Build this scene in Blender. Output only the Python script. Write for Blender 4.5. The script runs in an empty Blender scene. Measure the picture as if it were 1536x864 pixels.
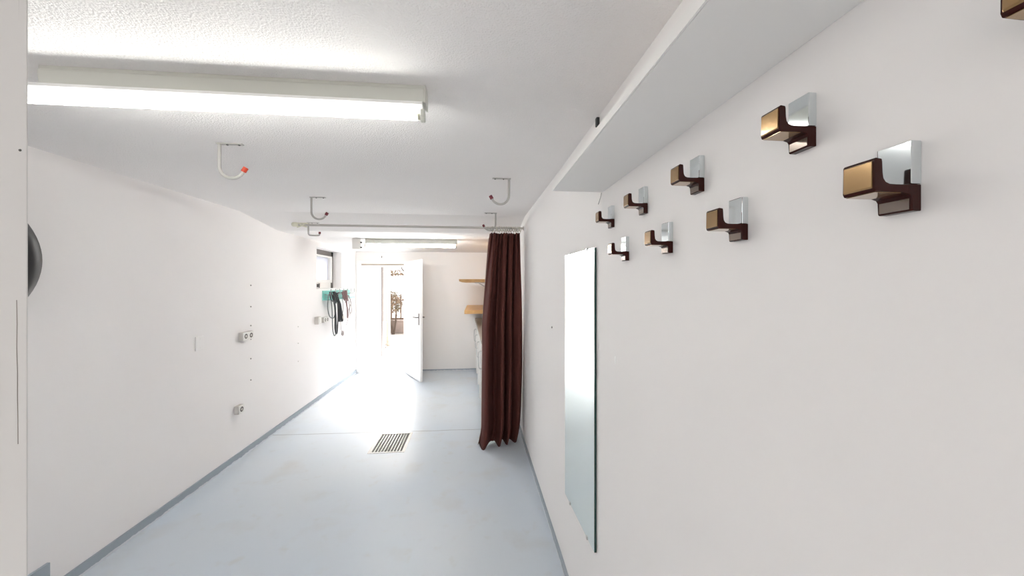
import bpy, bmesh, math, random
from mathutils import Vector, Matrix
random.seed(7)
PI = math.pi
SC = bpy.context.scene
COL = SC.collection

# ------------------------------------------------------------------ materials
def mat(name, col, rough=0.6, metal=0.0, spec=0.5, coat=0.0, bump=None, mottle=None, emit=None, trans=0.0):
    m = bpy.data.materials.new(name); m.use_nodes = True
    nt = m.node_tree; N = nt.nodes; L = nt.links
    b = N['Principled BSDF']
    b.inputs['Base Color'].default_value = (*col, 1)
    b.inputs['Roughness'].default_value = rough
    b.inputs['Metallic'].default_value = metal
    b.inputs['Specular IOR Level'].default_value = spec
    b.inputs['Coat Weight'].default_value = coat
    b.inputs['Coat Roughness'].default_value = 0.05
    b.inputs['Transmission Weight'].default_value = trans
    tc = N.new('ShaderNodeTexCoord')
    if mottle:                                   # (scale, second colour, low, high)
        n = N.new('ShaderNodeTexNoise'); n.inputs['Scale'].default_value = mottle[0]; n.inputs['Detail'].default_value = 6
        L.new(tc.outputs['Object'], n.inputs['Vector'])
        r = N.new('ShaderNodeMapRange'); r.inputs['From Min'].default_value = mottle[2]; r.inputs['From Max'].default_value = mottle[3]
        L.new(n.outputs['Fac'], r.inputs['Value'])
        mx = N.new('ShaderNodeMix'); mx.data_type = 'RGBA'
        mx.inputs['A'].default_value = (*col, 1); mx.inputs['B'].default_value = (*mottle[1], 1)
        L.new(r.outputs['Result'], mx.inputs['Factor']); L.new(mx.outputs['Result'], b.inputs['Base Color'])
    if bump:                                     # (scale, strength, distance)
        n2 = N.new('ShaderNodeTexNoise'); n2.inputs['Scale'].default_value = bump[0]; n2.inputs['Detail'].default_value = 4
        L.new(tc.outputs['Object'], n2.inputs['Vector'])
        bp = N.new('ShaderNodeBump'); bp.inputs['Strength'].default_value = bump[1]; bp.inputs['Distance'].default_value = bump[2]
        L.new(n2.outputs['Fac'], bp.inputs['Height']); L.new(bp.outputs['Normal'], b.inputs['Normal'])
    if emit:
        b.inputs['Emission Color'].default_value = (*emit[0], 1); b.inputs['Emission Strength'].default_value = emit[1]
    return m

M = {}
M['wall'] = mat('wall_paint', (0.86, 0.837, 0.826), 0.8, spec=0.25, bump=(35, 0.15, 0.004), mottle=(0.9, (0.845, 0.818, 0.81), 0.4, 0.65))
M['wall_smooth'] = mat('wall_paint_smooth', (0.845, 0.824, 0.812), 0.75, spec=0.25, bump=(14, 0.06, 0.003))
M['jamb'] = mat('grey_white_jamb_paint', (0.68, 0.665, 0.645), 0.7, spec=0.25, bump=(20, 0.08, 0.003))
M['ceiling'] = mat('ceiling_woodchip', (0.85, 0.828, 0.815), 0.9, spec=0.15, bump=(160, 0.65, 0.006))
M['shelf_grey'] = mat('shelf_paint', (0.80, 0.79, 0.775), 0.6, spec=0.3)
M['white_paint'] = mat('white_gloss_paint', (0.82, 0.81, 0.79), 0.4)
M['door_white'] = mat('door_lacquer', (0.84, 0.835, 0.82), 0.35)
M['frame_tan'] = mat('frame_head_tan', (0.42, 0.37, 0.31), 0.6)
M['white_metal'] = mat('white_coated_steel', (0.52, 0.50, 0.47), 0.4)
M['hook_white'] = mat('off_white_hook_coating', (0.46, 0.445, 0.42), 0.4)
M['lamp_housing'] = mat('cream_lamp_housing', (0.62, 0.62, 0.57), 0.5)
M['lamp_tray'] = mat('white_reflector', (0.9, 0.9, 0.88), 0.35)
M['tube'] = mat('fluorescent_glow', (0.9, 0.9, 0.9), 0.4, emit=((1.0, 1.0, 0.955), 11.5))
M['tube_rear'] = mat('fluorescent_glow_rear', (0.9, 0.9, 0.9), 0.4, emit=((1.0, 1.0, 0.97), 52.0))
M['socket_grey'] = mat('lamp_socket_grey', (0.28, 0.27, 0.22), 0.5)
M['red_cap'] = mat('red_plastic', (0.55, 0.05, 0.015), 0.4)
M['dark_red_cap'] = mat('dark_red_plastic', (0.16, 0.008, 0.02), 0.4)
M['screw'] = mat('dull_screw', (0.12, 0.12, 0.11), 0.5, metal=0.6)
M['chrome'] = mat('chrome', (0.74, 0.785, 0.80), 0.06, metal=1.0)
M['brown'] = mat('brown_gloss_plastic', (0.032, 0.005, 0.0035), 0.2, spec=0.22, coat=0.0)
M['amber'] = mat('amber_lip_and_reflection', (0.34, 0.205, 0.085), 0.16, metal=0.55, coat=0.6)  # lip colour, also the reflection painted under the coat hooks
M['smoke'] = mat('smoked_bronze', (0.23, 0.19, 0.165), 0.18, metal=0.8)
M['mirror'] = mat('mirror_silver', (0.83, 0.895, 0.88), 0.24, metal=1.0)
M['glass_edge'] = mat('mirror_glass_edge', (0.012, 0.05, 0.042), 0.15, coat=0.5)
M['curtain'] = mat('maroon_cloth', (0.098, 0.030, 0.025), 0.85, spec=0.2, bump=(420, 0.3, 0.001), mottle=(3, (0.106, 0.034, 0.027), 0.3, 0.75))
M['lining'] = mat('curtain_lining', (0.55, 0.45, 0.40), 0.8)
M['ring'] = mat('cream_ring_plastic', (0.52, 0.49, 0.42), 0.35)
M['cream_bracket'] = mat('cream_bracket_plastic', (0.70, 0.68, 0.56), 0.4)
M['wood'] = mat('light_pine', (0.58, 0.33, 0.13), 0.45, mottle=(14, (0.66, 0.41, 0.18), 0.35, 0.65))
M['worktop'] = mat('speckled_worktop', (0.26, 0.22, 0.19), 0.4, mottle=(160, (0.40, 0.36, 0.31), 0.42, 0.62))
M['steel'] = mat('brushed_steel', (0.55, 0.55, 0.55), 0.3, metal=1.0)
M['handle_steel'] = mat('dull_handle_steel', (0.16, 0.155, 0.15), 0.35, metal=0.8)
M['plastic_white'] = mat('white_switch_plastic', (0.78, 0.765, 0.73), 0.4)
M['plastic_grey'] = mat('beige_grey_plastic', (0.58, 0.545, 0.51), 0.5)
M['dark_hole'] = mat('dark_socket_hole', (0.06, 0.05, 0.045), 0.6)
M['plug'] = mat('grey_wall_plug', (0.30, 0.28, 0.27), 0.6)
M['window_brown'] = mat('window_frame_greybrown', (0.17, 0.15, 0.142), 0.5)
M['window_dark'] = mat('window_handle_dark', (0.10, 0.09, 0.09), 0.5)
M['teal'] = mat('teal_plastic', (0.20, 0.55, 0.50), 0.4)
M['black'] = mat('black_rubber', (0.013, 0.0125, 0.014), 0.42, bump=(60, 0.1, 0.002))
M['cable_black'] = mat('black_cable', (0.03, 0.032, 0.035), 0.5)
M['cable_grey'] = mat('grey_cable', (0.15, 0.16, 0.16), 0.5)
M['cable_brown'] = mat('brown_cable', (0.22, 0.13, 0.13), 0.5)
M['cable_white'] = mat('white_cable', (0.36, 0.32, 0.315), 0.5)
M['grate'] = mat('galvanised_grate', (0.55, 0.54, 0.53), 0.45, metal=0.3)
M['pit'] = mat('drain_pit_dark', (0.10, 0.08, 0.07), 0.8, mottle=(20, (0.17, 0.10, 0.07), 0.4, 0.7))
M['cream_wall'] = mat('cream_render', (0.30, 0.275, 0.235), 0.85, bump=(40, 0.2, 0.004))
M['garden_wall'] = mat('garden_wall_stone', (0.20, 0.165, 0.15), 0.9, bump=(20, 0.3, 0.01), mottle=(4, (0.27, 0.22, 0.20), 0.3, 0.7))
M['paving'] = mat('pale_paving', (0.46, 0.43, 0.40), 0.85, mottle=(3, (0.52, 0.49, 0.45), 0.3, 0.7))
M['fence'] = mat('weathered_fence', (0.13, 0.09, 0.07), 0.8)
M['leaf'] = mat('brownish_leaf', (0.10, 0.085, 0.045), 0.6, mottle=(5, (0.19, 0.13, 0.09), 0.4, 0.6))
M['bark'] = mat('bark', (0.10, 0.075, 0.06), 0.9)
M['crack'] = mat('hairline_gap', (0.26, 0.23, 0.20), 0.9)

# frosted window glass
def frosted():
    m = bpy.data.materials.new('frosted_glass'); m.use_nodes = True
    nt = m.node_tree; N = nt.nodes; L = nt.links
    out = N['Material Output']; N.remove(N['Principled BSDF'])
    t = N.new('ShaderNodeBsdfTranslucent'); t.inputs['Color'].default_value = (0.66, 0.67, 0.715, 1)
    g = N.new('ShaderNodeBsdfGlossy'); g.inputs['Roughness'].default_value = 0.25
    mx = N.new('ShaderNodeMixShader'); mx.inputs['Fac'].default_value = 0.06
    L.new(t.outputs[0], mx.inputs[1]); L.new(g.outputs[0], mx.inputs[2]); L.new(mx.outputs[0], out.inputs['Surface'])
    return m
M['frosted'] = frosted()

# painted concrete floor: blue-grey coat, worn patches, one seam across the room
def floor_mat():
    m = bpy.data.materials.new('blue_grey_floor_paint'); m.use_nodes = True
    nt = m.node_tree; N = nt.nodes; L = nt.links
    b = N['Principled BSDF']; tc = N.new('ShaderNodeTexCoord')
    def noise(scale, detail, lo, hi):
        n = N.new('ShaderNodeTexNoise'); n.inputs['Scale'].default_value = scale; n.inputs['Detail'].default_value = detail
        L.new(tc.outputs['Object'], n.inputs['Vector'])
        r = N.new('ShaderNodeMapRange'); r.inputs['From Min'].default_value = lo; r.inputs['From Max'].default_value = hi
        L.new(n.outputs['Fac'], r.inputs['Value']); return r.outputs['Result'], n.outputs['Fac']
    def mix(fac, a, bcol, k=1.0):
        x = N.new('ShaderNodeMix'); x.data_type = 'RGBA'
        if isinstance(a, tuple): x.inputs['A'].default_value = (*a, 1)
        else: L.new(a, x.inputs['A'])
        x.inputs['B'].default_value = (*bcol, 1)
        mu = N.new('ShaderNodeMath'); mu.operation = 'MULTIPLY'; mu.inputs[1].default_value = k
        L.new(fac, mu.inputs[0]); L.new(mu.outputs[0], x.inputs['Factor']); return x.outputs['Result']
    f1, _ = noise(0.8, 3, 0.35, 0.7)
    c = mix(f1, (0.56, 0.625, 0.70), (0.60, 0.64, 0.68))
    f2, _ = noise(2.6, 8, 0.56, 0.72)
    c = mix(f2, c, (0.49, 0.465, 0.43), 0.32)
    f3, _ = noise(9, 6, 0.60, 0.75)
    c = mix(f3, c, (0.52, 0.53, 0.53), 0.5)
    f4, raw4 = noise(3.0, 2, 0.0, 1.0)
    sx = N.new('ShaderNodeSeparateXYZ'); L.new(tc.outputs['Object'], sx.inputs[0])
    def math_(op, a, bb):
        q = N.new('ShaderNodeMath'); q.operation = op
        for i, v in enumerate((a, bb)):
            if isinstance(v, (int, float)): q.inputs[i].default_value = v
            else: L.new(v, q.inputs[i])
        return q.outputs[0]
    yy = math_('ADD', sx.outputs['Y'], math_('MULTIPLY', math_('SUBTRACT', raw4, 0.5), 0.03))
    yy = math_('ADD', yy, math_('MULTIPLY', sx.outputs['X'], 0.03))
    d = math_('ABSOLUTE', math_('SUBTRACT', yy, 3.905), 0)
    seam = math_('LESS_THAN', d, 0.006)
    c = mix(seam, c, (0.20, 0.20, 0.22), 0.7)
    L.new(c, b.inputs['Base Color'])
    b.inputs['Roughness'].default_value = 0.38; b.inputs['Specular IOR Level'].default_value = 0.4
    fr, _ = noise(4, 5, 0.2, 0.8)
    rr = N.new('ShaderNodeMapRange'); rr.inputs['To Min'].default_value = 0.30; rr.inputs['To Max'].default_value = 0.48
    L.new(fr, rr.inputs['Value']); L.new(rr.outputs['Result'], b.inputs['Roughness'])
    n2 = N.new('ShaderNodeTexNoise'); n2.inputs['Scale'].default_value = 6; n2.inputs['Detail'].default_value = 5
    L.new(tc.outputs['Object'], n2.inputs['Vector'])
    bp = N.new('ShaderNodeBump'); bp.inputs['Strength'].default_value = 0.12; bp.inputs['Distance'].default_value = 0.01
    L.new(n2.outputs['Fac'], bp.inputs['Height']); L.new(bp.outputs['Normal'], b.inputs['Normal'])
    return m
M['floor'] = floor_mat()

# skirting: the same paint with a worn pale line along the floor joint
def skirting_mat():
    m = bpy.data.materials.new('blue_grey_skirting'); m.use_nodes = True
    nt = m.node_tree; N = nt.nodes; L = nt.links
    b = N['Principled BSDF']; tc = N.new('ShaderNodeTexCoord')
    n = N.new('ShaderNodeTexNoise'); n.inputs['Scale'].default_value = 22; n.inputs['Detail'].default_value = 6
    L.new(tc.outputs['Object'], n.inputs['Vector'])
    sx = N.new('ShaderNodeSeparateXYZ'); L.new(tc.outputs['Object'], sx.inputs[0])
    a = N.new('ShaderNodeMath'); a.operation = 'MULTIPLY'; a.inputs[1].default_value = 0.028; L.new(n.outputs['Fac'], a.inputs[0])
    c = N.new('ShaderNodeMath'); c.operation = 'LESS_THAN'; L.new(sx.outputs['Z'], c.inputs[0]); L.new(a.outputs[0], c.inputs[1])
    mx = N.new('ShaderNodeMix'); mx.data_type = 'RGBA'
    mx.inputs['A'].default_value = (0.33, 0.375, 0.42, 1); mx.inputs['B'].default_value = (0.66, 0.68, 0.70, 1)
    L.new(c.outputs[0], mx.inputs['Factor']); L.new(mx.outputs['Result'], b.inputs['Base Color'])
    b.inputs['Roughness'].default_value = 0.5
    return m
M['skirting'] = skirting_mat()

# ------------------------------------------------------------------ mesh building
class MB:
    def __init__(s): s.v = []; s.f = []
    def _add(s, vs, fs):
        o = len(s.v); s.v += [tuple(v) for v in vs]; s.f += [tuple(i + o for i in f) for f in fs]; return s
    def box(s, x0, x1, y0, y1, z0, z1):
        x0, x1 = sorted((x0, x1)); y0, y1 = sorted((y0, y1)); z0, z1 = sorted((z0, z1))
        return s._add([(x0,y0,z0),(x1,y0,z0),(x1,y1,z0),(x0,y1,z0),(x0,y0,z1),(x1,y0,z1),(x1,y1,z1),(x0,y1,z1)],
                      [(0,3,2,1),(4,5,6,7),(0,1,5,4),(1,2,6,5),(2,3,7,6),(3,0,4,7)])
    def prism(s, poly, axis, a, b):
        """poly: 2-D outline; axis 'x' -> (y,z), 'y' -> (x,z), 'z' -> (x,y)"""
        def p(q, t):
            return (t, q[0], q[1]) if axis == 'x' else (q[0], t, q[1]) if axis == 'y' else (q[0], q[1], t)
        n = len(poly)
        return s._add([p(q, a) for q in poly] + [p(q, b) for q in poly],
                      [tuple(range(n))[::-1], tuple(range(n, 2*n))] + [(i, (i+1) % n, (i+1) % n + n, i + n) for i in range(n)])
    def tube(s, pts, r, seg=10, closed=False):
        pts = [Vector(p) for p in pts]; n = len(pts)
        rs = r if isinstance(r, (list, tuple)) else [r] * n
        t0 = (pts[1] - pts[0]).normalized()
        up = Vector((0, 0, 1)) if abs(t0.z) < 0.9 else Vector((1, 0, 0))
        u = t0.cross(up).normalized(); vs = []; prev = t0
        for i, p in enumerate(pts):
            if closed: t = (pts[(i+1) % n] - pts[i-1]).normalized()
            else: t = ((pts[min(i+1, n-1)] - pts[max(i-1, 0)])).normalized()
            q = prev.rotation_difference(t); u = (q @ u).normalized(); prev = t
            w = t.cross(u).normalized()
            vs += [p + rs[i] * (math.cos(2*PI*k/seg) * u + math.sin(2*PI*k/seg) * w) for k in range(seg)]
        fs = []
        for i in range(n if closed else n - 1):
            a, b = i * seg, ((i+1) % n) * seg
            fs += [(a+k, a+(k+1) % seg, b+(k+1) % seg, b+k) for k in range(seg)]
        if not closed: fs += [tuple(range(seg))[::-1], tuple(range((n-1)*seg, n*seg))]
        return s._add(vs, fs)
    def cyl(s, a, b, r, seg=20): return s.tube([a, b], r, seg)
    def lathe(s, prof, centre, axis='z', seg=32):
        """prof: (radius, height) from bottom to top"""
        c = Vector(centre); vs = []; fs = []; n = len(prof)
        for r, h in prof:
            for k in range(seg):
                a = 2*PI*k/seg; x, y = r*math.cos(a), r*math.sin(a)
                vs.append(c + (Vector((x, y, h)) if axis == 'z' else Vector((h, x, y)) if axis == 'x' else Vector((y, h, x))))
        for i in range(n-1): fs += [(i*seg+k, i*seg+(k+1) % seg, (i+1)*seg+(k+1) % seg, (i+1)*seg+k) for k in range(seg)]
        fs += [tuple(range(seg))[::-1], tuple(range((n-1)*seg, n*seg))]
        return s._add(vs, fs)
    def build(s, name, material, parent=None, bevel=0, smooth=False, world=None, flat_angle=40):
        me = bpy.data.meshes.new(name)
        v = s.v
        if world is not None: v = [(p[0]-world[0], p[1]-world[1], p[2]-world[2]) for p in v]
        me.from_pydata(v, [], s.f)
        bm = bmesh.new(); bm.from_mesh(me); bmesh.ops.recalc_face_normals(bm, faces=bm.faces)
        if smooth:
            for f in bm.faces: f.smooth = True
            for e in bm.edges:
                if len(e.link_faces) == 2 and e.calc_face_angle(0) > math.radians(flat_angle): e.smooth = False
        bm.to_mesh(me); bm.free()
        me.materials.append(material)
        o = bpy.data.objects.new(name, me); COL.objects.link(o)
        if parent: o.parent = parent
        if bevel:
            md = o.modifiers.new('bevel', 'BEVEL'); md.width = bevel; md.segments = 2; md.limit_method = 'ANGLE'; md.angle_limit = math.radians(35)
        return o

def tag(o, label=None, cat=None, group=None, kind=None):
    if label: o['label'] = label
    if cat: o['category'] = cat
    if group: o['group'] = group
    if kind: o['kind'] = kind
    return o
def thing(name, label, cat, loc, group=None, rz=0):
    o = bpy.data.objects.new(name, None); COL.objects.link(o); o.empty_display_size = 0.05
    o.location = loc; o.rotation_euler = (0, 0, rz)
    return tag(o, label, cat, group)
def struct(o): o['kind'] = 'structure'; return o
def copy_tree(o, parent=None):
    c = o.copy(); COL.objects.link(c)
    if parent: c.parent = parent
    for ch in list(o.children): copy_tree(ch, c)
    return c
def smooth_path(pts, n=8, closed=False):
    pts = [Vector(p) for p in pts]; out = []; m = len(pts)
    for i in range(m if closed else m-1):
        if closed: p0, p1, p2, p3 = pts[i-1], pts[i], pts[(i+1) % m], pts[(i+2) % m]
        else: p0, p1, p2, p3 = pts[max(i-1, 0)], pts[i], pts[i+1], pts[min(i+2, m-1)]
        for k in range(n):
            t = k/n
            out.append(0.5*((2*p1)+(p2-p0)*t+(2*p0-5*p1+4*p2-p3)*t*t+(3*p1-p0-3*p2+p3)*t**3))
    if not closed: out.append(pts[-1])
    return out

# ------------------------------------------------------------------ the room
XL, XR, YB, ZC, ZR = -2.17, 0.483, 6.6, 2.27, 2.185
STEP = 3.47
OUT = 7.9
struct(MB().box(-3.0, 1.2, -2.2, OUT + 0.15, -0.25, 0.0).build('floor', M['floor']))
def floor_with_drain():
    # the slab is rebuilt with the drain opening left out
    o = bpy.data.objects['floor']; bpy.data.objects.remove(o)
    gx0, gx1, gy0, gy1 = -1.035, -0.69, 3.445, 3.895
    m = MB()
    m.box(-2.5, gx0, -2.2, OUT, -0.25, 0); m.box(gx1, 1.0, -2.2, OUT, -0.25, 0)
    m.box(gx0, gx1, -2.2, gy0, -0.25, 0); m.box(gx0, gx1, gy1, OUT, -0.25, 0)
    struct(m.build('floor', M['floor']))
    return gx0, gx1, gy0, gy1
GX0, GX1, GY0, GY1 = floor_with_drain()

# ceiling: front part, a small drop, lower rear part
c = MB().prism([(-2.2, ZC), (STEP, ZC), (STEP + 0.62, ZR), (OUT, ZR), (OUT, ZC + 0.2), (-2.2, ZC + 0.2)], 'x', -2.5, 1.0)
struct(c.build('ceiling', M['ceiling']))

# left wall with the window hole
WY0, WY1, WZ0, WZ1 = 5.03, 5.905, 1.535, 2.105
w = MB()
w.box(XL-0.25, XL, -2.2, WY0, 0, ZC); w.box(XL-0.25, XL, WY1, OUT, 0, ZC)
w.box(XL-0.25, XL, WY0, WY1, 0, WZ0); w.box(XL-0.25, XL, WY0, WY1, WZ1, ZC)
struct(w.build('wall_left', M['wall']))
# right wall runs very slightly out of true towards the rear
struct(MB().prism([(XR, -2.2), (XR, 2.0), (0.468, 3.5), (0.466, OUT), (0.75, OUT), (0.75, -2.2)], 'z', 0, ZC).build('wall_right', M['wall_smooth']))
# back wall with the doorway
DX0, DX1, DZ = -2.105, -1.31, 1.965
w = MB(); w.box(XL, DX0, YB, YB+0.2, 0, ZR); w.box(DX1, 0.466, YB, YB+0.2, 0, ZR); w.box(DX0, DX1, YB, YB+0.2, DZ, ZR)
struct(w.build('wall_back', M['wall_smooth']))
# near wall stub beside the camera: its free end is splayed, with a painted edge strip
FY = 0.5
struct(MB().prism([(-0.98, FY), (-0.5703, FY), (-0.82, FY+0.16), (-0.98, FY+0.16)], 'z', 0, ZC).build('wall_front', M['jamb']))  # cut short out of view so sky light reaches the left wall
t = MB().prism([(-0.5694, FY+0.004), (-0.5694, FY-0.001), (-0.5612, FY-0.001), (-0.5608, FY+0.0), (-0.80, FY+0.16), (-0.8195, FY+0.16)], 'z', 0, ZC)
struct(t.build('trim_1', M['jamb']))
random.seed(3); m = MB()
for z0, z1 in ((0.25, 1.06), (1.40, 1.58), (1.93, 2.24)):
    n = int((z1-z0)/0.03); xs = [-0.5716 + random.uniform(-0.0006, 0.0006) - 0.0012*math.sin(9*(z0+0.03*i)) for i in range(n+1)]
    for i in range(n):
        za, zb = z0+0.03*i, z0+0.03*(i+1); w_ = 0.00022
        m._add([(xs[i]-w_, FY-0.0004, za), (xs[i]+w_, FY-0.0004, za), (xs[i+1]+w_, FY-0.0004, zb), (xs[i+1]-w_, FY-0.0004, zb), (xs[i]-w_, FY+0.001, za), (xs[i]+w_, FY+0.001, za), (xs[i+1]+w_, FY+0.001, zb), (xs[i+1]-w_, FY+0.001, zb)], [(0, 1, 2, 3), (7, 6, 5, 4), (0, 4, 5, 1), (1, 5, 6, 2), (2, 6, 7, 3), (3, 7, 4, 0)])
struct(m.build('trim_3', M['crack']))
sc_ = thing('screw', 'small grey screw head in the near wall edge strip', 'screw', (-0.568, FY-0.0006, 1.767))
MB().lathe([(0.0012, -0.0012), (0.0016, -0.0006), (0.0016, 0.0)], (0, 0, 0), 'y', 10).build('screw_head', M['screw'], sc_, smooth=True)

# skirtings
struct(MB().box(XL, XL+0.012, 2.012, YB, 0, 0.062).build('baseboard_left', M['skirting']))
struct(MB().box(XL, XL+0.014, FY+0.16, 2.012, 0, 0.188).build('trim_2', M['skirting']))
struct(MB().prism([(XR, -1.0), (XR, 2.0), (0.468, 3.5), (0.466, YB), (0.456, YB), (0.458, 3.5), (0.473, 2.0), (0.473, -1.0)], 'z', 0, 0.05).build('baseboard_right', M['skirting']))
struct(MB().box(-1.25, 0.456, YB-0.012, YB, 0, 0.035).build('baseboard_back', M['skirting']))

# window
wd = bpy.data.objects.new('window_1', None); COL.objects.link(wd); struct(wd)
wl = Vector((XL-0.135, (WY0+WY1)/2, WZ0)); wd.location = wl
fx0, fx1 = XL-0.185, XL-0.125
f = MB(); f.box(fx0, fx1, WY0, WY1, WZ1-0.075, WZ1); f.box(fx0, fx1, WY1-0.07, WY1, WZ0, WZ1); f.box(fx0, fx1, WY0, WY0+0.07, WZ0, WZ1)
f.build('window_frame', M['window_brown'], wd, 0.004, world=wl)
f = MB(); f.box(fx0, fx1-0.01, WY0+0.07, WY1-0.07, WZ0, WZ0+0.085)
f.box(fx0, fx1+0.012, WY0+0.07, WY0+0.11, WZ0+0.085, WZ1-0.075); f.box(fx0, fx1+0.012, WY1-0.115, WY1-0.07, WZ0+0.085, WZ1-0.075)
f.box(fx0, fx1+0.012, WY0+0.11, WY1-0.115, WZ0+0.085, WZ0+0.13); f.box(fx0, fx1+0.012, WY0+0.11, WY1-0.115, WZ1-0.1, WZ1-0.075)
f.build('sash', M['white_paint'], wd, 0.003, world=wl)
MB().box(fx0+0.02, fx0+0.026, WY0+0.11, WY1-0.115, WZ0+0.13, WZ1-0.1).build('pane', M['frosted'], wd, world=wl)
for y in (WY0+0.085, WY0+0.30):
    h = MB(); h.box(fx1-0.012, fx1+0.02, y, y+(0.11 if y < WY0+0.2 else 0.05), WZ0+0.02, WZ0+0.065)
    h.box(fx1+0.018, fx1+0.03, y+0.012, y+0.028, WZ0+0.01, WZ0+0.075)
    h.build('window_latch', M['window_dark'], wd, 0.003, world=wl)

# inner door: frame + open leaf
d1 = bpy.data.objects.new('door_1', None); COL.objects.link(d1); struct(d1)
dl = Vector((DX1, YB-0.02, 0)); d1.location = dl
f = MB(); f.box(DX0-0.06, DX0+0.02, YB-0.018, YB+0.22, 0, DZ+0.055); f.box(DX1-0.02, DX1+0.055, YB-0.018, YB+0.22, 0, DZ+0.055)
f.build('door_frame', M['door_white'], d1, 0.003, world=dl)
f = MB(); f.box(DX0+0.0205, DX1-0.0205, YB-0.018, YB+0.22, DZ+0.012, DZ+0.055)
f.build('frame_head', M['door_white'], d1, 0.003, world=dl)
f = MB(); f.box(DX0+0.0205, DX1-0.0205, YB+0.015, YB+0.06, DZ-0.028, DZ+0.011)
f.build('rebate_strip', M['frame_tan'], d1, 0.002, world=dl)
ang = math.atan2(5.83-6.58, -0.90+1.31)            # leaf swung into the room
lf = bpy.data.objects.new('door_leaf', None)
W_, T_ = 0.855, 0.04
leaf = MB().box(0.0, W_, -T_/2, T_/2, 0.012, 2.0).build('door_leaf', M['door_white'], d1, 0.003)
leaf.rotation_euler = (0, 0, ang); leaf.location = (0.0, 0.0, 0.0)
for sgn in (-1, 1):
    yb = sgn*T_/2
    h = MB(); h.box(W_-0.075, W_-0.038, yb, yb+sgn*0.008, 0.93, 1.12)
    hh = h.build('handle_plate', M['handle_steel'], leaf, 0.003)
    lv = MB().tube(smooth_path([(W_-0.056, yb, 1.055), (W_-0.056, yb+sgn*0.035, 1.055), (W_-0.065, yb+sgn*0.05, 1.055), (W_-0.09, yb+sgn*0.053, 1.055), (W_-0.185, yb+sgn*0.053, 1.052)], 5), 0.0095, 10)
    lv.build('door_handle', M['handle_steel'], leaf, smooth=True)
h = MB(); h.cyl((0.0, 0, 0.3), (0.0, 0, 0.4), 0.012); h.cyl((0.0, 0, 1.6), (0.0, 0, 1.7), 0.012); h.build('hinge', M['steel'], leaf, smooth=True)
hk = thing('picture_hook', 'tiny dark hook on the wall above the open doorway', 'hook', (-1.72, YB, 2.09))
MB().tube(smooth_path([(0, 0, 0.015), (0, -0.01, 0.01), (0, -0.014, -0.012), (0, -0.022, -0.012), (0, -0.024, 0.0)], 4), 0.005, 8).build('hook_wire', M['screw'], hk, smooth=True)

# lobby behind the doorway and the outer door opening
VX1 = -0.95
w = MB(); w.box(VX1, VX1+0.12, YB+0.2, OUT, 0, ZR); struct(w.build('wall_lobby', M['wall_smooth']))
OX0, OX1, OZ = -2.12, -1.15, 2.03
w = MB(); w.box(OX1, VX1+0.12, OUT, OUT+0.14, 0, ZC); w.box(XL-0.25, OX0, OUT, OUT+0.14, 0, ZC); w.box(OX0, OX1, OUT, OUT+0.14, OZ, ZC)
struct(w.build('wall_outer', M['wall_smooth']))
d2 = bpy.data.objects.new('door_2', None); COL.objects.link(d2); struct(d2); dl2 = Vector((OX0, OUT, 0)); d2.location = dl2
f = MB(); f.box(OX0, OX0+0.035, OUT-0.01, OUT+0.15, 0, OZ); f.box(OX1-0.05, OX1, OUT-0.01, OUT+0.15, 0, OZ); f.box(OX0+0.035, OX1-0.05, OUT-0.01, OUT+0.15, OZ-0.05, OZ)
f.build('outer_door_frame', M['door_white'], d2, 0.003, world=dl2)
MB().box(OX0+0.0352, OX0+0.047, OUT+0.02, OUT+0.14, 0.02, OZ-0.06).build('door_seal', M['window_dark'], d2, world=dl2)

# outdoors
struct(MB().box(-9, 6, OUT, 20, -0.25, -0.001).build('ground_outside', M['paving']))
struct(MB().box(-9, 6, -4.6, -2.2, -0.25, -0.001).build('ground_front_unseen', M['paving']))  # unseen ground at the added open front, kept short to limit sun bounce
po = thing('porch_post', 'pale cream porch post beyond the open doorway', 'post', (-2.40, 9.5, 0))
m = MB(); m.box(-0.10, 0.12, -0.1, 0.1, 0, 2.5); m.build('post_shaft', M['cream_wall'], po, 0.01)
m = MB(); m.box(-0.13, 0.15, -0.13, 0.13, 2.5, 2.6); m.build('post_cap', M['cream_wall'], po, 0.01)
m = MB(); m.box(-0.13, 0.15, -0.13, 0.13, 0, 0.08); m.build('post_foot', M['cream_wall'], po, 0.01)
dp = thing('downpipe', 'thin grey downpipe in front of the cream porch post', 'pipe', (-2.37, 9.345, 0))
m = MB(); m.cyl((0, 0, 0), (0, 0, 2.6), 0.022, 14); m.build('pipe', M['plastic_grey'], dp, smooth=True)
for z in (0.9, 1.9):
    m = MB(); m.cyl((0, 0, z), (0, 0, z+0.03), 0.03, 14); m.box(-0.01, 0.01, 0, 0.05, z, z+0.03); m.build('pipe_clip', M['steel'], dp)
rk = thing('plant_stand', 'white two-tier metal stand outside the doorway beside the post', 'stand', (-2.38, 9.0, 0))
for sx in (-0.1, 0.1):
    for sy in (-0.1, 0.1):
        MB().box(sx-0.01, sx+0.01, sy-0.01, sy+0.01, 0, 0.66).build('leg', M['plug'], rk)
for z in (0.05, 0.28, 0.64):
    m = MB(); m.box(-0.12, 0.12, -0.12, 0.12, z, z+0.018); m.build('shelf', M['plug'], rk, 0.003)
m = MB()
for k in range(5): m.cyl((-0.08+0.04*k, -0.105, 0.3), (-0.08+0.04*k, -0.105, 0.64), 0.004, 6)
m.build('front_bars', M['plug'], rk)
gw = thing('garden_wall', 'low brown garden wall seen through the doorway', 'wall', (-2.7, 11.8, 0))
MB().box(-2.6, 2.6, 0, 0.2, 0, 0.38).build('wall_body', M['garden_wall'], gw, 0.01)
MB().box(-2.65, 2.65, -0.04, 0.24, 0.38, 0.43).build('coping', M['garden_wall'], gw, 0.01)
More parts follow.
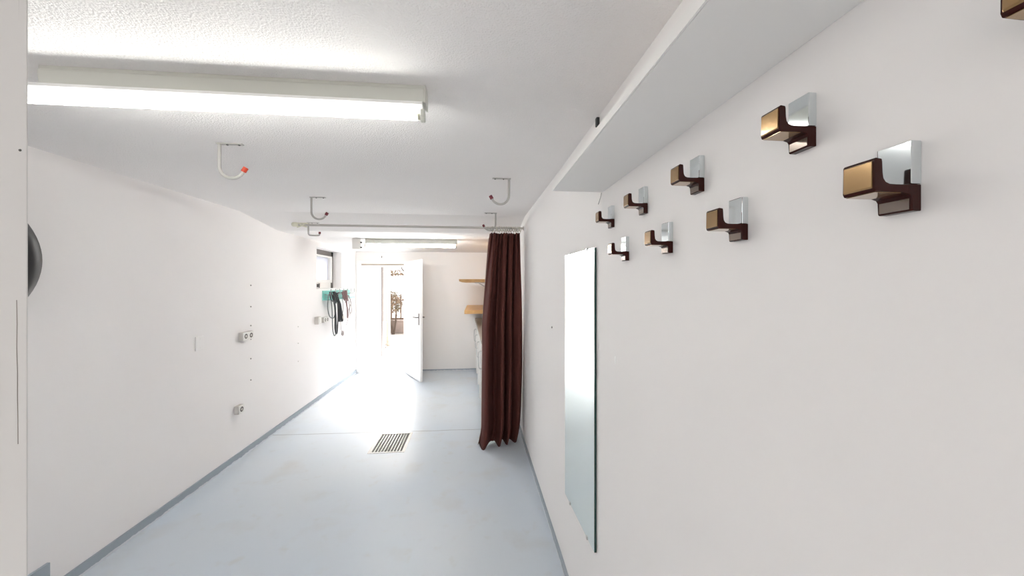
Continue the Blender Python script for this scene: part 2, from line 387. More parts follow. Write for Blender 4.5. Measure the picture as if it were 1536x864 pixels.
fe = thing('picket_fence', 'dark picket fence standing on the low garden wall', 'fence', (-2.7, 11.9, 0.43))
m = MB()
for k in range(34):
    x = -2.5+0.15*k; m.prism([(x-0.025, 0.02), (x+0.025, 0.02), (x+0.025, 0.78), (x, 0.86), (x-0.025, 0.78)], 'y', -0.012, 0.012)
m.build('pickets', M['fence'], fe)
for z in (0.0, 0.62): MB().box(-2.6, 2.6, 0.012, 0.045, z, z+0.06).build('rail', M['fence'], fe)
def leaves(m, centre, rad, n, size):
    for _ in range(n):
        d = Vector((random.gauss(0, 1), random.gauss(0, 1), random.gauss(0, 1))).normalized() * (random.random()**0.4)
        p = Vector(centre) + Vector((d.x*rad[0], d.y*rad[1], d.z*rad[2]))
        a = Vector((random.uniform(-1, 1), random.uniform(-1, 1), random.uniform(-1, 1))).normalized()
        b = a.orthogonal().normalized(); s = size*random.uniform(0.6, 1.3); q = a.cross(b)*0.12*s
        m._add([p-a*s, p+b*s*0.45+q, p+a*s, p-b*s*0.45+q], [(0, 1, 2, 3)])
for i, (x, lab) in enumerate(((-3.25, 'leafy brown shrub against the fence, left of the doorway view'), (-2.66, 'leafy brown shrub against the fence in the doorway gap'), (-1.9, 'leafy brown shrub at the fence behind the open door leaf'))):
    sh = thing('shrub', lab, 'shrub', (x, 11.55, 0), 'shrubs along the garden fence')
    m = MB()
    for k in range(7):
        a = k*0.9; m.tube([(0.03*math.cos(a), 0.03*math.sin(a), 0), (0.12*math.cos(a), 0.1*math.sin(a), 0.6), (0.26*math.cos(a), 0.14*math.sin(a), 1.2+0.05*(k % 3))], [0.014, 0.01, 0.005], 6)
    m.build('stems', M['bark'], sh)
    m = MB(); leaves(m, (0, 0, 1.0), (0.3, 0.17, 0.36), 330, 0.05); m.build('foliage', M['leaf'], sh)
tr = thing('tree', 'bare-branched tree beyond the garden fence', 'tree', (-2.5, 14.5, 0))
m = MB(); m.tube([(0, 0, 0), (0.03, 0, 1.2), (-0.02, 0, 2.4), (0.1, 0, 3.4)], [0.12, 0.1, 0.08, 0.05], 10)
m.tube([(0, 0, 1.75), (-0.25, -0.05, 1.95), (-0.7, -0.1, 2.0), (-1.3, -0.1, 1.92)], [0.05, 0.035, 0.025, 0.01], 8)
m.tube([(-0.3, -0.05, 1.97), (-0.5, 0, 2.2), (-0.6, 0, 2.5)], [0.03, 0.02, 0.01], 8)
m.tube([(0, 0, 2.2), (-0.4, 0, 2.6), (-0.8, 0.1, 2.8)], [0.05, 0.03, 0.012], 8)
m.build('trunk', M['bark'], tr, smooth=True)
m = MB(); leaves(m, (-0.85, -0.1, 2.02), (0.45, 0.2, 0.14), 90, 0.06); leaves(m, (0, 0, 3.1), (0.9, 0.6, 0.6), 300, 0.08); m.build('foliage', M['leaf'], tr)

# ------------------------------------------------------------------ fluorescent battens
def batten(label, x0, x1, y, z, group, tray_left=0.0, tube='tube'):
    L = x1-x0
    r = thing('fluorescent_light', label, 'ceiling light', (x0, y, z), group)
    h = MB(); h.prism([(-0.03, 0), (0.03, 0), (0.03, -0.012), (0.033, -0.014), (0.030, -0.056), (-0.030, -0.056), (-0.033, -0.014), (-0.03, -0.012)], 'x', 0, L)
    h.build('housing', M['lamp_housing'], r, 0.0015)
    t = MB(); t.prism([(-0.034, -0.0565), (0.034, -0.0565), (0.034, -0.066), (0.02, -0.073), (-0.02, -0.073), (-0.034, -0.066)], 'x', -tray_left, L-0.004)
    t.build('reflector_tray', M['lamp_tray'], r)
    tb = MB(); tb.cyl((-tray_left+0.004, 0, -0.0915), (L-0.027, 0, -0.0915), 0.0135, 20)
    tb.build('lamp_tube', M[tube], r, smooth=True)
    for xa, s in ((L-0.026, 1), (-tray_left+0.003, -1)):
        e = MB(); e.prism([(-0.016, -0.0735), (0.016, -0.0735), (0.018, -0.1), (0.008, -0.110), (-0.008, -0.110), (-0.018, -0.1)], 'x', xa+(0.012 if s > 0 else -0.016), xa+(0.026 if s > 0 else -0.002))
        so = e.build('lamp_socket', M['lamp_housing'], r, 0.001)
        k = MB(); k.cyl((xa+(0.0005 if s > 0 else -0.0015), 0, -0.0915), (xa+(0.0125 if s > 0 else 0.0005), 0, -0.0915), 0.0115, 14); k.build('tube_cap', M['socket_grey'], so, smooth=True)
    ec = MB(); ec.prism([(-0.034, 0), (0.034, 0), (0.034, -0.06), (-0.034, -0.06)], 'x', L+0.0005, L+0.006); ec.build('end_cap', M['lamp_housing'], r, 0.001)
    return r
batten('long lit fluorescent batten on the ceiling nearest the camera', -1.335, -0.18, 1.245, ZC, 'fluorescent battens', 0.12)
batten('smaller-looking lit fluorescent batten on the lower rear ceiling above the doorway', -1.43, -0.27, 4.72, ZR, 'fluorescent battens', 0.0, 'tube_rear')
jb = thing('junction_box', 'small white junction box beside the left end of the rear light', 'box', (-1.545, 4.72, ZR+0.0005))
m = MB(); m.box(-0.045, 0.045, -0.02, 0.02, -0.135, 0); m.build('box_body', M['white_paint'], jb, 0.004)
m = MB(); m.box(-0.048, 0.048, -0.026, -0.0205, -0.138, -0.004); m.build('box_lid', M['plastic_white'], jb, 0.002)
for z in (-0.05, -0.115):
    m = MB(); m.cyl((0.0455, 0, z), (0.064, 0, z), 0.009, 12); m.build('cable_gland', M['dark_hole'], jb, smooth=True)

# ------------------------------------------------------------------ ceiling hooks
def ceiling_hook(name_label, loc, drop, mirror=1, cap='dark_red_cap', rad=0.0075, square=False):
    r = thing('ceiling_hook', name_label, 'hook', loc, 'white ceiling hooks with red tips')
    p = MB(); p.box(-0.012*mirror, 0.105*mirror, -0.011, 0.011, -0.005, 0); p.build('mounting_plate', M['hook_white'], r, 0.002)
    for x in (0.035, 0.088):
        s = MB(); s.lathe([(0.003, -0.009), (0.0055, -0.007), (0.0055, -0.005)], (x*mirror, 0, 0), 'z', 10); s.build('screw', M['screw'], r, smooth=True)
    R = 0.056
    pts = [(0, 0, -0.004), (0, 0, -0.03), (0, 0, -(drop-R)*0.6), (0, 0, -(drop-R))]
    if square:
        pts = [(0, 0, -0.004), (0, 0, -0.05), (0, 0, -drop+0.03), (0.006*mirror, 0, -drop+0.008), (0.025*mirror, 0, -drop), (0.09*mirror, 0, -drop), (0.106*mirror, 0, -drop+0.006), (0.109*mirror, 0, -drop+0.016)]
        path = smooth_path(pts, 5); tip0 = Vector(pts[-1]); tip1 = tip0+Vector((0.002*mirror, 0, 0.022))
    else:
        for k in range(1, 15):
            a = PI + k*(PI*0.86)/14
            pts.append(((R+R*math.cos(a))*mirror, 0, -(drop-R)+R*math.sin(a)))
        path = [Vector(q) for q in pts]
        tip0 = path[-1]; dirv = (path[-1]-path[-2]).normalized(); tip1 = tip0+dirv*0.024
    rod = MB().tube(path, rad, 12); rod.build('hook_rod', M['hook_white'], r, smooth=True)
    cp = MB().tube([tip0, tip1], rad*1.5, 12); cp.build('rubber_tip', M[cap], r, 0.001, smooth=True)
    return r
ceiling_hook('white ceiling hook with bright orange-red tip, left and nearest', (-1.222, 1.81, ZC), 0.165, 1, 'red_cap', 0.0075)
ceiling_hook('white ceiling hook with red tip, left, just before the rod bracket', (-1.272, 2.86, ZC), 0.17, 1)
ceiling_hook('low square-bottomed white hook under the left rod bracket', (-1.715, 3.79, ZC-0.0439), 0.13, 1, square=True)
ceiling_hook('white ceiling hook with red tip, right, above the curtain', (0.200, 2.235, ZC), 0.165, -1)
ceiling_hook('white ceiling hook partly hidden by the curtain heading', (0.172, 3.335, ZC), 0.165, -1)

# ------------------------------------------------------------------ curtain rod and curtain
YR = 3.56; ZROD = 2.165
cr = thing('curtain_rod', 'thin white curtain rod spanning below the ceiling drop', 'rod', (-1.7, YR, ZROD))
MB().cyl((-0.02, 0, 0), (0.467+1.7, 0, 0), 0.0115, 16).build('rod', M['white_metal'], cr, smooth=True)
b = MB(); b.lathe([(0.014, -0.03), (0.022, -0.02), (0.022, 0.01), (0.016, 0.03)], (-0.03, 0, 0.004), 'x', 16); b.build('finial', M['cream_bracket'], cr, smooth=True)
b = MB(); b.box(0.0, 0.085, -0.02, 0.02, 0.0105, 0.0185); b.tube([(0.012, -0.03, 0.012), (0.045, -0.02, -0.012), (0.085, -0.014, -0.022)], 0.006, 8); b.tube([(0.08, -0.022, 0.016), (0.04, -0.024, -0.01), (-0.005, -0.018, -0.026)], 0.006, 8)
b.build('rod_bracket', M['cream_bracket'], cr, 0.002)
b = MB(); b.cyl((0.462+1.7, 0, 0), (0.468+1.7, 0, 0), 0.022, 16); b.build('wall_cup', M['white_metal'], cr, smooth=True)

CUX0, CUX1, CUT = 0.125, 0.425, 2.115
cu = thing('curtain', 'dark maroon floor-length curtain gathered against the right wall', 'curtain', (0.28, YR, 0))
def curtain_pt(u, v):
    """u 0..1 along the cloth, v 0 bottom .. 1 top (world coordinates)"""
    s = 1-v
    left = CUX0 - 0.085*min(1, (s/0.45))**0.8 - 0.018*max(0, (s-0.94)/0.06)
    right = CUX1 + 0.012*math.sin(s*PI) - 0.014*s**6
    x = left + (right-left)*u
    g = min(1, s*1.6)
    uu = u + 0.05*math.sin(2*PI*u*1.3 + 0.8) + 0.02*math.sin(6*u + 2.5*s)
    ph = 2*PI*3.9*uu + 0.5*math.sin(1.9*s) - 0.6
    amp = 0.026 + 0.078*g
    y = YR - 0.004 + amp*(0.75*math.sin(ph) + 0.30*math.sin(1.9*ph + 1.3 + s)) + 0.016*math.sin(2*PI*9.5*u + 1.0)*max(0, 1 - s*1.7)
    x += 0.016*math.cos(ph)*g + 0.010*math.sin(5*u + 4*s)*s
    y += (0.15*u - 0.07)*s*s
    if s > 0.90:
        q = (s-0.90)/0.10; y -= 0.035*q*q*(0.4+0.6*math.sin(ph + 0.5)); x -= 0.022*q*q*(0.6+0.4*math.cos(ph))
    z = 0.012 + (CUT-0.012)*v + (0.010*math.sin(ph*1.0+0.6) if s > 0.98 else 0)
    if v > 0.985: z -= 0.007*(0.5+0.5*math.sin(2*PI*12*u))
    return (x, y, z)
m = MB(); NU, NV = 150, 70
m.v = [curtain_pt(i/NU, j/NV) for j in range(NV+1) for i in range(NU+1)]
m.f = [(j*(NU+1)+i, j*(NU+1)+i+1, (j+1)*(NU+1)+i+1, (j+1)*(NU+1)+i) for j in range(NV) for i in range(NU)]
o = m.build('curtain_cloth', M['curtain'], cu, smooth=True, world=(0.28, YR, 0), flat_angle=180)
sd = o.modifiers.new('solid', 'SOLIDIFY'); sd.thickness = 0.003
m = MB(); m.tube([Vector(curtain_pt(0, j/40))+Vector((-0.003, 0.006, 0.002)) for j in range(1, 40)], 0.0028, 6); m.build('lining_edge', M['lining'], cu, smooth=True, world=(0.28, YR, 0))
for k in range(13):
    x = 0.150+0.0238*k + random.uniform(-0.003, 0.003)
    tl = random.choice((-1, 1))*random.uniform(0.45, 1.0); R = 0.0215
    ctr = Vector((x, YR, ZROD-0.0105))
    pts = [ctr+Vector((R*math.sin(a)*math.sin(tl), R*math.sin(a)*math.cos(tl), R*math.cos(a))) for a in [2*PI*i/18 for i in range(18)]]
    g = MB().tube(pts, 0.0044, 8, closed=True); rg = g.build('curtain_ring', M['ring'], cu, smooth=True, world=(0.28, YR, 0))
    g = MB().tube([ctr+Vector((0, 0, -R)), ctr+Vector((0.002, -0.006, -R-0.008)), ctr+Vector((0, -0.006, -R-0.022))], 0.0025, 6); g.build('ring_clip', M['ring'], rg, smooth=True, world=(0.28, YR, 0))

# ------------------------------------------------------------------ coat hooks on the right wall
def coat_hook(loc, label):
    r = thing('coat_hook', label, 'coat hook', loc, 'chrome and brown coat hooks on the right wall')
    # local: wall plane x = 0, room side -x, z = 0 at the top, y 0..0.032 away from the camera
    W = 0.034
    c = MB().box(-0.0125, -0.0002, 0, W, -0.0478, 0); c.build('chrome_plate', M['chrome'], r, 0.0011)
    fil = []
    for i in range(7):                                   # curved inside corner by the plate
        a = PI/2*i/6; fil.append((-0.0132-0.006*(1-math.cos(a)) if False else -0.019+0.0058*math.sin(a), -0.0485-0.0*a))
    body = [(-0.0003, -0.0482), (-0.0125, -0.0482), (-0.030, -0.0486), (-0.039, -0.0482), (-0.0437, -0.0462), (-0.0463, -0.0425), (-0.0472, -0.037), (-0.0478, -0.0245),
            (-0.0485, -0.0215), (-0.0555, -0.0205), (-0.0572, -0.0225), (-0.0578, -0.0535), (-0.056, -0.0568),
            (-0.038, -0.0572), (-0.022, -0.0572), (-0.0145, -0.0595), (-0.0125, -0.0625), (-0.0118, -0.0755), (-0.0105, -0.077), (-0.0003, -0.077)]
    bb = MB().prism(body, 'y', 0.0003, W-0.0003); bb.build('hook_body', M['brown'], r, 0.0008)
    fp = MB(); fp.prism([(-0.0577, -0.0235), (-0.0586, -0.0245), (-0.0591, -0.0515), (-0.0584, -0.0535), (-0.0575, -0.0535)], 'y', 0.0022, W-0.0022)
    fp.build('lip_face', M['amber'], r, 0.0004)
    up = MB(); up.box(-0.055, -0.0235, 0.002, W-0.002, -0.0578, -0.0573); up.build('underside_reflection', M['amber'], r)  # amber panel paints the bright floor's reflection onto the brown underside
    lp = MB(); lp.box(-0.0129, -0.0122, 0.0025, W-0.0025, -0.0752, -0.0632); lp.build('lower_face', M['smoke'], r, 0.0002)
    return r
proto = coat_hook((XR, 0.340, 1.757), 'largest chrome and brown coat hook, nearest in the lower row')
hooks = [(0.588, 1.756, 'chrome and brown coat hook, third from the mirror in the lower row'),
         (0.832, 1.754, 'chrome and brown coat hook, second from the mirror in the lower row'),
         (1.086, 1.752, 'chrome and brown coat hook, lowest and closest to the mirror top'),
         (0.215, 1.874, 'brown coat hook cut off by the top right corner'),
         (0.460, 1.874, 'chrome and brown coat hook, fourth from the mirror in the upper row'),
         (0.710, 1.875, 'chrome and brown coat hook, third from the mirror in the upper row'),
         (0.962, 1.878, 'chrome and brown coat hook, second from the mirror in the upper row'),
         (1.207, 1.878, 'small-looking coat hook at the far end of the upper row')]
for y, z, lab in hooks:
    h = copy_tree(proto); h.location = (XR, y, z); h['label'] = lab

# ------------------------------------------------------------------ shelf above the hooks, cable end, wire
sh = thing('wall_shelf', 'long white shelf fixed high on the right wall above the coat hooks', 'shelf', (XR, 0.05, 1.955))
MB().box(-0.195, -0.0005, 0, 1.28, 0.0, 0.02).build('shelf_board', M['shelf_grey'], sh, 0.0015)
MB().box(-0.1985, -0.1955, 0, 1.28, 0.0, 0.02).build('front_edge', M['white_paint'], sh)
ce = thing('cable_end', 'small dark cable end on the right wall just under the ceiling', 'cable', (XR, 1.365, 2.262))
MB().box(-0.013, -0.0005, -0.006, 0.012, -0.035, 0).build('cable_clip', M['cable_black'], ce, 0.002)
MB().tube(smooth_path([(-0.007, 0.0, -0.035), (-0.008, -0.003, -0.048), (-0.012, 0.004, -0.058), (-0.016, 0.012, -0.062)], 4), 0.0035, 8).build('wire_tail', M['cable_black'], ce, smooth=True)
wi = thing('wire', 'thin dark wire hanging at the far end of the high shelf', 'wire', (XR-0.002, 1.335, 1.955))
MB().tube(smooth_path([(0, 0, 0), (-0.001, 0.005, -0.012), (-0.003, 0.012, -0.026), (-0.005, 0.022, -0.04)], 4), 0.0011, 6).build('wire_strand', M['cable_grey'], wi, smooth=True)

# ------------------------------------------------------------------ mirror
mr = thing('wall_mirror', 'tall frameless mirror hanging on the right wall below the hooks', 'mirror', (0.4725, 1.393, 0.51), rz=math.atan2(0.018, 0.41))
MB().box(0.0, 0.0085, 0, 0.412, 0, 1.238).build('glass_back', M['glass_edge'], mr)
MB().box(-0.0006, -0.0001, 0.0015, 0.4105, 0.0015, 1.2365).build('mirror_face', M['mirror'], mr)
for y, z in ((0.08, -0.006), (0.32, -0.006), (0.08, 1.230), (0.32, 1.230)):
    q = MB(); q.box(-0.0035, -0.0008, y, y+0.012, z, z+0.014); q.box(-0.0035, 0.0092, y, y+0.012, z if z < 0.5 else z+0.0085, z+0.0055 if z < 0.5 else z+0.014)
    q.build('mirror_clip', M['steel'], mr, 0.0006)
wp = thing('wall_plug', 'tiny grey plug in the right wall between curtain and mirror', 'wall plug', (0.4805, 2.24, 1.321))
MB().lathe([(0.006, -0.006), (0.0065, 0.0)], (0, 0, 0), 'x', 10).build('plug_collar', M['plug'], wp, smooth=True)
fs = thing('filler_spot', 'small white filler smear on the right wall beside the mirror', 'filler spot', (XR-0.0003, 1.201, 1.333))
q = MB(); q.lathe([(0.004, 0.0012), (0.008, 0.0006), (0.0095, 0.0)], (0, 0, 0), 'x', 14); q.v = [(-p[0], p[1]*0.7, p[2]*1.5) for p in q.v]
q.build('smear', M['lamp_tray'], fs, smooth=True)

# ------------------------------------------------------------------ left wall fittings
def socket(loc, n, label, name='wall_socket', cat='socket', group=None):
    r = thing(name, label, cat, loc, group)               # local x = out of the wall
    w = 0.075*n
    MB().box(0, 0.036, 0, w, -0.0375, 0.0375).build('socket_box', M['plastic_grey'], r, 0.003)
    MB().box(0.0362, 0.042, 0.001, w-0.001, -0.0365, 0.0365).build('cover', M['plastic_white'], r, 0.002)
    for k in range(n):
        yc = 0.0375+0.075*k
        q = MB(); q.lathe([(0.0225, 0.0422), (0.0215, 0.0428), (0.018, 0.0428), (0.017, 0.0424)], (0, yc, 0), 'x', 20); q.build('socket_well', M['dark_hole'], r, smooth=True)
        q = MB(); q.lathe([(0.0125, 0.0426), (0.0125, 0.0434)], (0, yc, 0), 'x', 16); q.build('well_floor', M['plastic_grey'], r, smooth=True)
    return r
socket((XL, 3.455, 1.117), 2, 'double surface socket halfway up the left wall', group='sockets on the left wall')
socket((XL, 3.395, 0.464), 1, 'single socket low on the left wall near the skirting', group='sockets on the left wall')
socket((XL, 5.17, 1.095), 2, 'pale double socket under the window', group='sockets on the left wall')
sw = thing('light_switch', 'small grey-edged switch under the window, left of the pale socket', 'switch', (XL, 4.965, 1.108))
MB().box(0, 0.05, 0, 0.09, -0.05, 0.05).build('switch_box', M['plastic_grey'], sw, 0.003)
MB().box(0.0502, 0.056, 0.004, 0.086, -0.046, 0.046).build('switch_cover', M['plastic_white'], sw, 0.002)
MB().prism([(0.0562, -0.028), (0.0562, 0.028), (0.062, 0.028), (0.0575, -0.028)], 'y', 0.02, 0.07).build('rocker', M['plastic_white'], sw)
cp = thing('cover_plate', 'blank white cover plate left of the double socket', 'cover plate', (XL, 2.955, 1.135))
MB().box(-0.002, 0.008, 0, 0.08, -0.055, 0.055).build('plate', M['wall'], cp, 0.002)
for z in (-0.035, 0.035): MB().lathe([(0.003, 0.0082), (0.002, 0.0095)], (0, 0.04, z), 'x', 8).build('plate_screw', M['plastic_white'], cp)
def plug(y, z, label, grp, mt='plug'):
    r = thing('wall_plug', label, 'wall plug', (XL, y, z), grp)
    MB().lathe([(0.007, 0.0), (0.0065, 0.004), (0.003, 0.0045), (0.003, 0.008)], (0, 0, 0), 'x', 10).build('plug_collar', M[mt], r, smooth=True)
for z, lab in ((1.587, 'topmost grey wall plug in the column above the double socket'), (1.382, 'second grey wall plug down, above the double socket'), (1.20, 'grey wall plug just above the double socket corner'),
               (1.07, 'grey wall plug just below the double socket corner'), (0.882, 'grey wall plug second from the bottom under the double socket'), (0.677, 'lowest grey wall plug in the column under the double socket')):
    plug(3.628, z, lab, 'wall plugs beside the double socket')
for z, lab in ((1.081, 'upper faint wall plug between double socket and window'), (0.879, 'middle faint wall plug between double socket and window'), (0.66, 'lowest faint wall plug between double socket and window')):
    plug(4.53, z, lab, 'faint wall plugs further along', 'plastic_grey')

# cable rack with cables
RY0, RY1, RZ = 5.20, 6.24, 1.43
rk = thing('cable_rack', 'teal hook rack under the window with cables hanging from it', 'rack', (XL, RY0, RZ))
MB().box(0.0, 0.018, 0, RY1-RY0, -0.06, 0.075).build('back_board', M['teal'], rk, 0.003)
MB().box(0.0182, 0.10, 0, RY1-RY0, -0.06, -0.045).build('ledge', M['teal'], rk, 0.003)
for k in range(7):
    y = 0.04+k*(RY1-RY0-0.08)/6
    MB().tube([(0.0182, y, 0.02), (0.085, y, 0.015), (0.10, y, 0.035), (0.105, y, 0.10)], 0.006, 8).build('peg', M['steel'], rk, smooth=True)
def cable(label, name, y, z, paths, mt, rad, cat='cable', plugat=None):
    r = thing(name, label, cat, (XL+0.075, y, z), 'cables hanging on the teal rack')
    m = MB()
    for p in paths: m.tube(smooth_path(p, 6), rad, 8)
    m.build('cord', M[mt], r, smooth=True)
    if plugat:
        q = MB(); q.tube([plugat, (plugat[0], plugat[1], plugat[2]-0.035), (plugat[0], plugat[1], plugat[2]-0.065)], [0.014, 0.024, 0.022], 10)
        q.cyl((plugat[0], plugat[1]-0.009, plugat[2]-0.065), (plugat[0], plugat[1]-0.009, plugat[2]-0.085), 0.0035, 8)
        q.cyl((plugat[0], plugat[1]+0.009, plugat[2]-0.065), (plugat[0], plugat[1]+0.009, plugat[2]-0.085), 0.0035, 8)
        q.build('plug', M[mt], r, smooth=True)
    return r
cable('thick grey cable looped wide at the left end of the teal rack', 'cable', RY0+0.02, RZ+0.02,
      [[(0.02, 0, 0.02), (0.05, -0.12, -0.02), (0.06, -0.17, -0.16), (0.05, -0.08, -0.30), (0.045, 0.08, -0.33), (0.04, 0.16, -0.2), (0.02, 0.1, 0.0)],
       [(0.015, 0.03, 0.02), (0.05, 0.0, -0.2), (0.045, 0.04, -0.5), (0.04, 0.13, -0.6), (0.035, 0.2, -0.45), (0.02, 0.17, -0.05)]], 'cable_grey', 0.007)
cable('coiled black cable bundle on the left pegs of the rack', 'cable', RY0+0.07, RZ+0.01,
      [[(0.03, -0.08+0.05*k, 0.05), (0.05+0.006*k, -0.10+0.055*k, -0.04), (0.05, 0.0+0.03*k, -0.09-0.01*k), (0.04, 0.08+0.03*k, -0.03), (0.02, 0.06+0.03*k, 0.05)] for k in range(4)] +
      [[(0.03, 0.05, 0.0), (0.055, 0.06, -0.25), (0.045, 0.10, -0.53), (0.04, 0.17, -0.55), (0.03, 0.22, -0.3), (0.02, 0.21, 0.0)],
       [(0.03, 0.02, 0.0), (0.055, 0.04, -0.22), (0.05, 0.05, -0.48), (0.045, 0.12, -0.56), (0.035, 0.2, -0.36), (0.02, 0.24, 0.0)]], 'cable_black', 0.0065)
hd = thing('power_adapter', 'dark tapering power adapter hanging from the middle of the rack', 'adapter', (XL+0.09, RY0+0.36, RZ-0.10), 'cables hanging on the teal rack')
m = MB(); m.tube([(0.02, 0.0, -0.02), (0.02, 0.01, -0.12), (0.02, 0.02, -0.2), (0.02, 0.02, -0.26), (0.02, 0.02, -0.30)], [0.012, 0.024, 0.036, 0.042, 0.034], 14); m.build('adapter_body', M['cable_black'], hd, smooth=True)
m = MB(); m.lathe([(0.03, 0.0), (0.028, 0.012)], (0.060, 0.01, -0.235), 'x', 16); m.build('adapter_dial', M['plastic_grey'], hd, smooth=True)
m = MB(); m.tube(smooth_path([(0.02, 0, -0.02), (0.01, -0.05, 0.06), (0.0, -0.06, 0.13), (0.01, 0.03, 0.14)], 5), 0.009, 8); m.tube(smooth_path([(0.03, -0.08, 0.05), (0.04, -0.11, -0.1), (0.04, -0.07, -0.26), (0.03, 0.0, -0.29)], 5), 0.009, 8)
m.build('adapter_cord', M['cable_black'], hd, smooth=True)
cable('brown cord bundle tied on the right pegs of the rack', 'cable', RY0+0.50, RZ+0.0,
      [[(0.03, -0.06+0.03*k, 0.05), (0.055, -0.06+0.04*k, -0.04-0.01*k), (0.05, 0.0+0.03*k, -0.08), (0.03, 0.03+0.03*k, 0.0), (0.02, 0.02+0.03*k, 0.07)] for k in range(5)] +
      [[(0.03, 0.06, -0.02), (0.05, 0.1, -0.2), (0.045, 0.13, -0.36), (0.04, 0.16, -0.30), (0.03, 0.12, -0.05)]], 'cable_brown', 0.009)
cable('long thin pale cord with a grey plug hanging lowest from the rack', 'cable', RY0+0.36, RZ-0.02,
      [[(0.02, 0.12, 0.0), (0.05, 0.08, -0.2), (0.045, 0.0, -0.35), (0.04, 0.02, -0.48), (0.035, 0.08, -0.56)],
       [(0.02, 0.16, 0.0), (0.05, 0.28, -0.2), (0.045, 0.30, -0.36), (0.04, 0.24, -0.45)]], 'cable_white', 0.005, plugat=(0.035, 0.10, -0.53))
cable('pale knotted cord at the right end of the teal rack', 'cable', RY0+0.74, RZ-0.01,
      [[(0.02, 0.0, 0.0), (0.045, 0.05, -0.12), (0.04, -0.02, -0.22), (0.045, 0.05, -0.3), (0.04, 0.09, -0.24), (0.03, 0.06, -0.06)],
       [(0.02, -0.04, 0.0), (0.045, -0.02, -0.16), (0.04, 0.02, -0.33)]], 'cable_white', 0.007)

# tyre on the left wall, mostly behind the near wall edge
ty = thing('tyre', 'black rounded tyre on the left wall, mostly hidden behind the near wall edge', 'tyre', (XL-0.005, 1.574, 1.708))
R = 0.302
prof = [(R-0.11, 0.012), (R-0.07, 0.004), (R-0.03, 0.008), (R-0.008, 0.03), (R, 0.055), (R, 0.115), (R-0.008, 0.14), (R-0.03, 0.165), (R-0.07, 0.172), (R-0.11, 0.162), (R-0.115, 0.15), (R-0.115, 0.03)]
m = MB(); seg = 64; n = len(prof)
for r_, h_ in prof:
    for k in range(seg): m.v.append((h_, r_*math.cos(2*PI*k/seg), r_*math.sin(2*PI*k/seg)))
for i in range(n):
    for k in range(seg): m.f.append((i*seg+k, i*seg+(k+1) % seg, ((i+1) % n)*seg+(k+1) % seg, ((i+1) % n)*seg+k))
m.build('tyre_body', M['black'], ty, smooth=True, flat_angle=60)
MB().lathe([(R-0.12, 0.03), (R-0.117, 0.05), (R-0.117, 0.13), (R-0.13, 0.14), (R-0.15, 0.12)], (0, 0, 0), 'x', 48).build('wheel_rim', M['steel'], ty, smooth=True)

# ------------------------------------------------------------------ floor drain
dg = thing('floor_drain', 'rectangular metal floor drain with dark slotted grating', 'drain', (GX0, GY0, 0))
GW, GL = GX1-GX0, GY1-GY0
m = MB(); m.box(0.0005, GW-0.0005, 0.0005, GL-0.0005, -0.12, -0.115); m.build('pit', M['pit'], dg)
m = MB(); b_ = 0.022
m.box(0.0005, b_, 0.0005, GL-0.0005, -0.114, 0.003); m.box(GW-b_, GW-0.0005, 0.0005, GL-0.0005, -0.114, 0.003); m.box(b_, GW-b_, 0.0005, b_, -0.114, 0.003); m.box(b_, GW-b_, GL-b_, GL-0.0005, -0.114, 0.003)
m.build('drain_frame', M['grate'], dg, 0.001)
m = MB()
nb = 10
for k in range(nb+1):
    x = b_+0.004+k*(GW-2*b_-0.008)/nb; m.box(x-0.0032, x+0.0032, b_+0.001, GL-b_-0.001, -0.022, 0.0)
for k in range(17):
    y = b_+0.012+k*(GL-2*b_-0.024)/16; m.box(b_+0.001, GW-b_-0.001, y-0.0016, y+0.0016, -0.02, -0.006)
m.build('grating', M['grate'], dg)

# ------------------------------------------------------------------ kitchen corner behind the curtain
s1 = thing('wooden_shelf', 'upper light wood shelf behind the curtain, higher than the other', 'shelf', (0.465, 4.55, 1.622), 'light wood shelves in the rear corner')
MB().prism([(0, 0), (-0.66, 0.0), (-0.695, 0.012), (-0.70, 0.04), (0, 0.04)], 'y', 0, 1.7).build('shelf_board', M['wood'], s1, 0.002)
for y in (0.25, 1.3):
    q = MB(); q.box(-0.5, -0.001, y, y+0.02, -0.012, -0.0005); q.box(-0.012, -0.001, y, y+0.02, -0.3, -0.012); q.tube([(-0.44, y+0.01, -0.012), (-0.012, y+0.01, -0.26)], 0.007, 8)
    q.build('bracket', M['steel'], s1)
s2 = thing('wooden_shelf', 'lower light wood shelf behind the curtain, just above the worktop', 'shelf', (0.465, 5.25, 1.158), 'light wood shelves in the rear corner')
MB().box(-0.655, 0, 0, 1.34, 0, 0.052).build('shelf_board', M['wood'], s2, 0.003)
for y in (0.2, 1.1):
    q = MB(); q.box(-0.5, -0.001, y, y+0.02, -0.012, -0.0005); q.box(-0.012, -0.001, y, y+0.02, -0.12, -0.012); q.tube([(-0.3, y+0.01, -0.012), (-0.012, y+0.01, -0.1)], 0.007, 8)
    q.build('bracket', M['steel'], s2)
wt = thing('worktop', 'speckled brown kitchen worktop behind the curtain', 'worktop', (0.465, 3.95, 0.93))
MB().prism([(0, 0.0), (-0.42, 0.0), (-0.51, 2.63), (0, 2.63)], 'z', 0, 0.042).build('worktop_slab', M['worktop'], wt, 0.003)
wt_y = [(3.97, 4.6), (4.61, 5.24), (5.25, 5.90), (5.91, 6.56)]
labs = ['white base cabinet nearest behind the curtain, second from front hidden', 'white base cabinet second back behind the curtain', 'white base cabinet third back behind the curtain', 'white base cabinet in the far corner by the back wall']
labs[0] = 'white base cabinet closest behind the curtain'
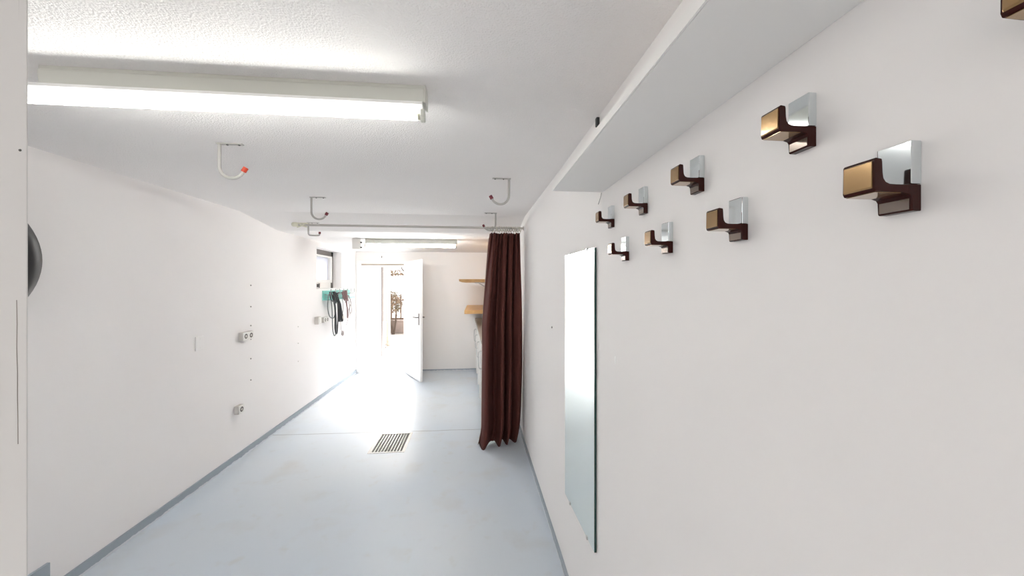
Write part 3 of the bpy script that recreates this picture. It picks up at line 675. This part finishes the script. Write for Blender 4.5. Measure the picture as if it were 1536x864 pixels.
for (y0, y1), lab in zip(wt_y, labs):
    dxf = -0.405-0.09*((y0+y1)/2-3.95)/2.63
    kc = thing('base_cabinet', lab, 'cabinet', (0.465, y0, 0), 'white base cabinets under the worktop')
    MB().box(dxf+0.02, -0.002, 0, y1-y0, 0.1, 0.928).build('body', M['white_paint'], kc, 0.002)
    dr = MB().box(dxf, dxf+0.019, 0.004, y1-y0-0.004, 0.11, 0.92).build('door', M['door_white'], kc, 0.002)
    MB().tube(smooth_path([(dxf, 0.05, 0.84), (dxf-0.03, 0.05, 0.83), (dxf-0.036, 0.05, 0.74), (dxf-0.03, 0.05, 0.65), (dxf, 0.05, 0.64)], 4), 0.006, 8).build('handle', M['steel'], dr, smooth=True)
    for fy in (0.05, y1-y0-0.05):
        for fxx in (dxf+0.06, -0.06): MB().cyl((fxx, fy, 0), (fxx, fy, 0.0995), 0.018, 12).build('foot', M['cable_black'], kc, smooth=True)

# ------------------------------------------------------------------ light
w = bpy.data.worlds.new('sky'); SC.world = w; w.use_nodes = True
bg = w.node_tree.nodes['Background']; bg.inputs['Color'].default_value = (0.985, 0.985, 0.985, 1); bg.inputs['Strength'].default_value = 0.60
sun = bpy.data.lights.new('sun', 'SUN'); sun.energy = 23.0; sun.angle = math.radians(42); sun.color = (1.0, 0.96, 0.92)
so = bpy.data.objects.new('sun', sun); COL.objects.link(so)
el, az = math.radians(41), math.radians(9)
dirv = Vector((math.sin(az)*math.cos(el), -math.cos(az)*math.cos(el), -math.sin(el)))
so.rotation_euler = dirv.to_track_quat('-Z', 'Y').to_euler(); so.location = (-3, 14, 8)

# ------------------------------------------------------------------ camera
cam = bpy.data.cameras.new('camera'); co = bpy.data.objects.new('camera', cam); COL.objects.link(co); SC.camera = co
F = 530.0
cam.sensor_fit = 'HORIZONTAL'; cam.sensor_width = 36; cam.lens = 36*F/1536; cam.clip_start = 0.02
cam.shift_y = -6/1536
co.location = (0, 0, 1.6); co.rotation_euler = (PI/2, 0, -math.atan(52/F))

vs = SC.view_settings
vs.view_transform = 'Standard'; vs.look = 'None'; vs.gamma = 1; vs.use_curve_mapping = False; vs.exposure = 1.43
SC.cycles.use_denoising = True
SC.cycles.max_bounces = 16; SC.cycles.diffuse_bounces = 10; SC.cycles.glossy_bounces = 6
SC.cycles.sample_clamp_indirect = 8
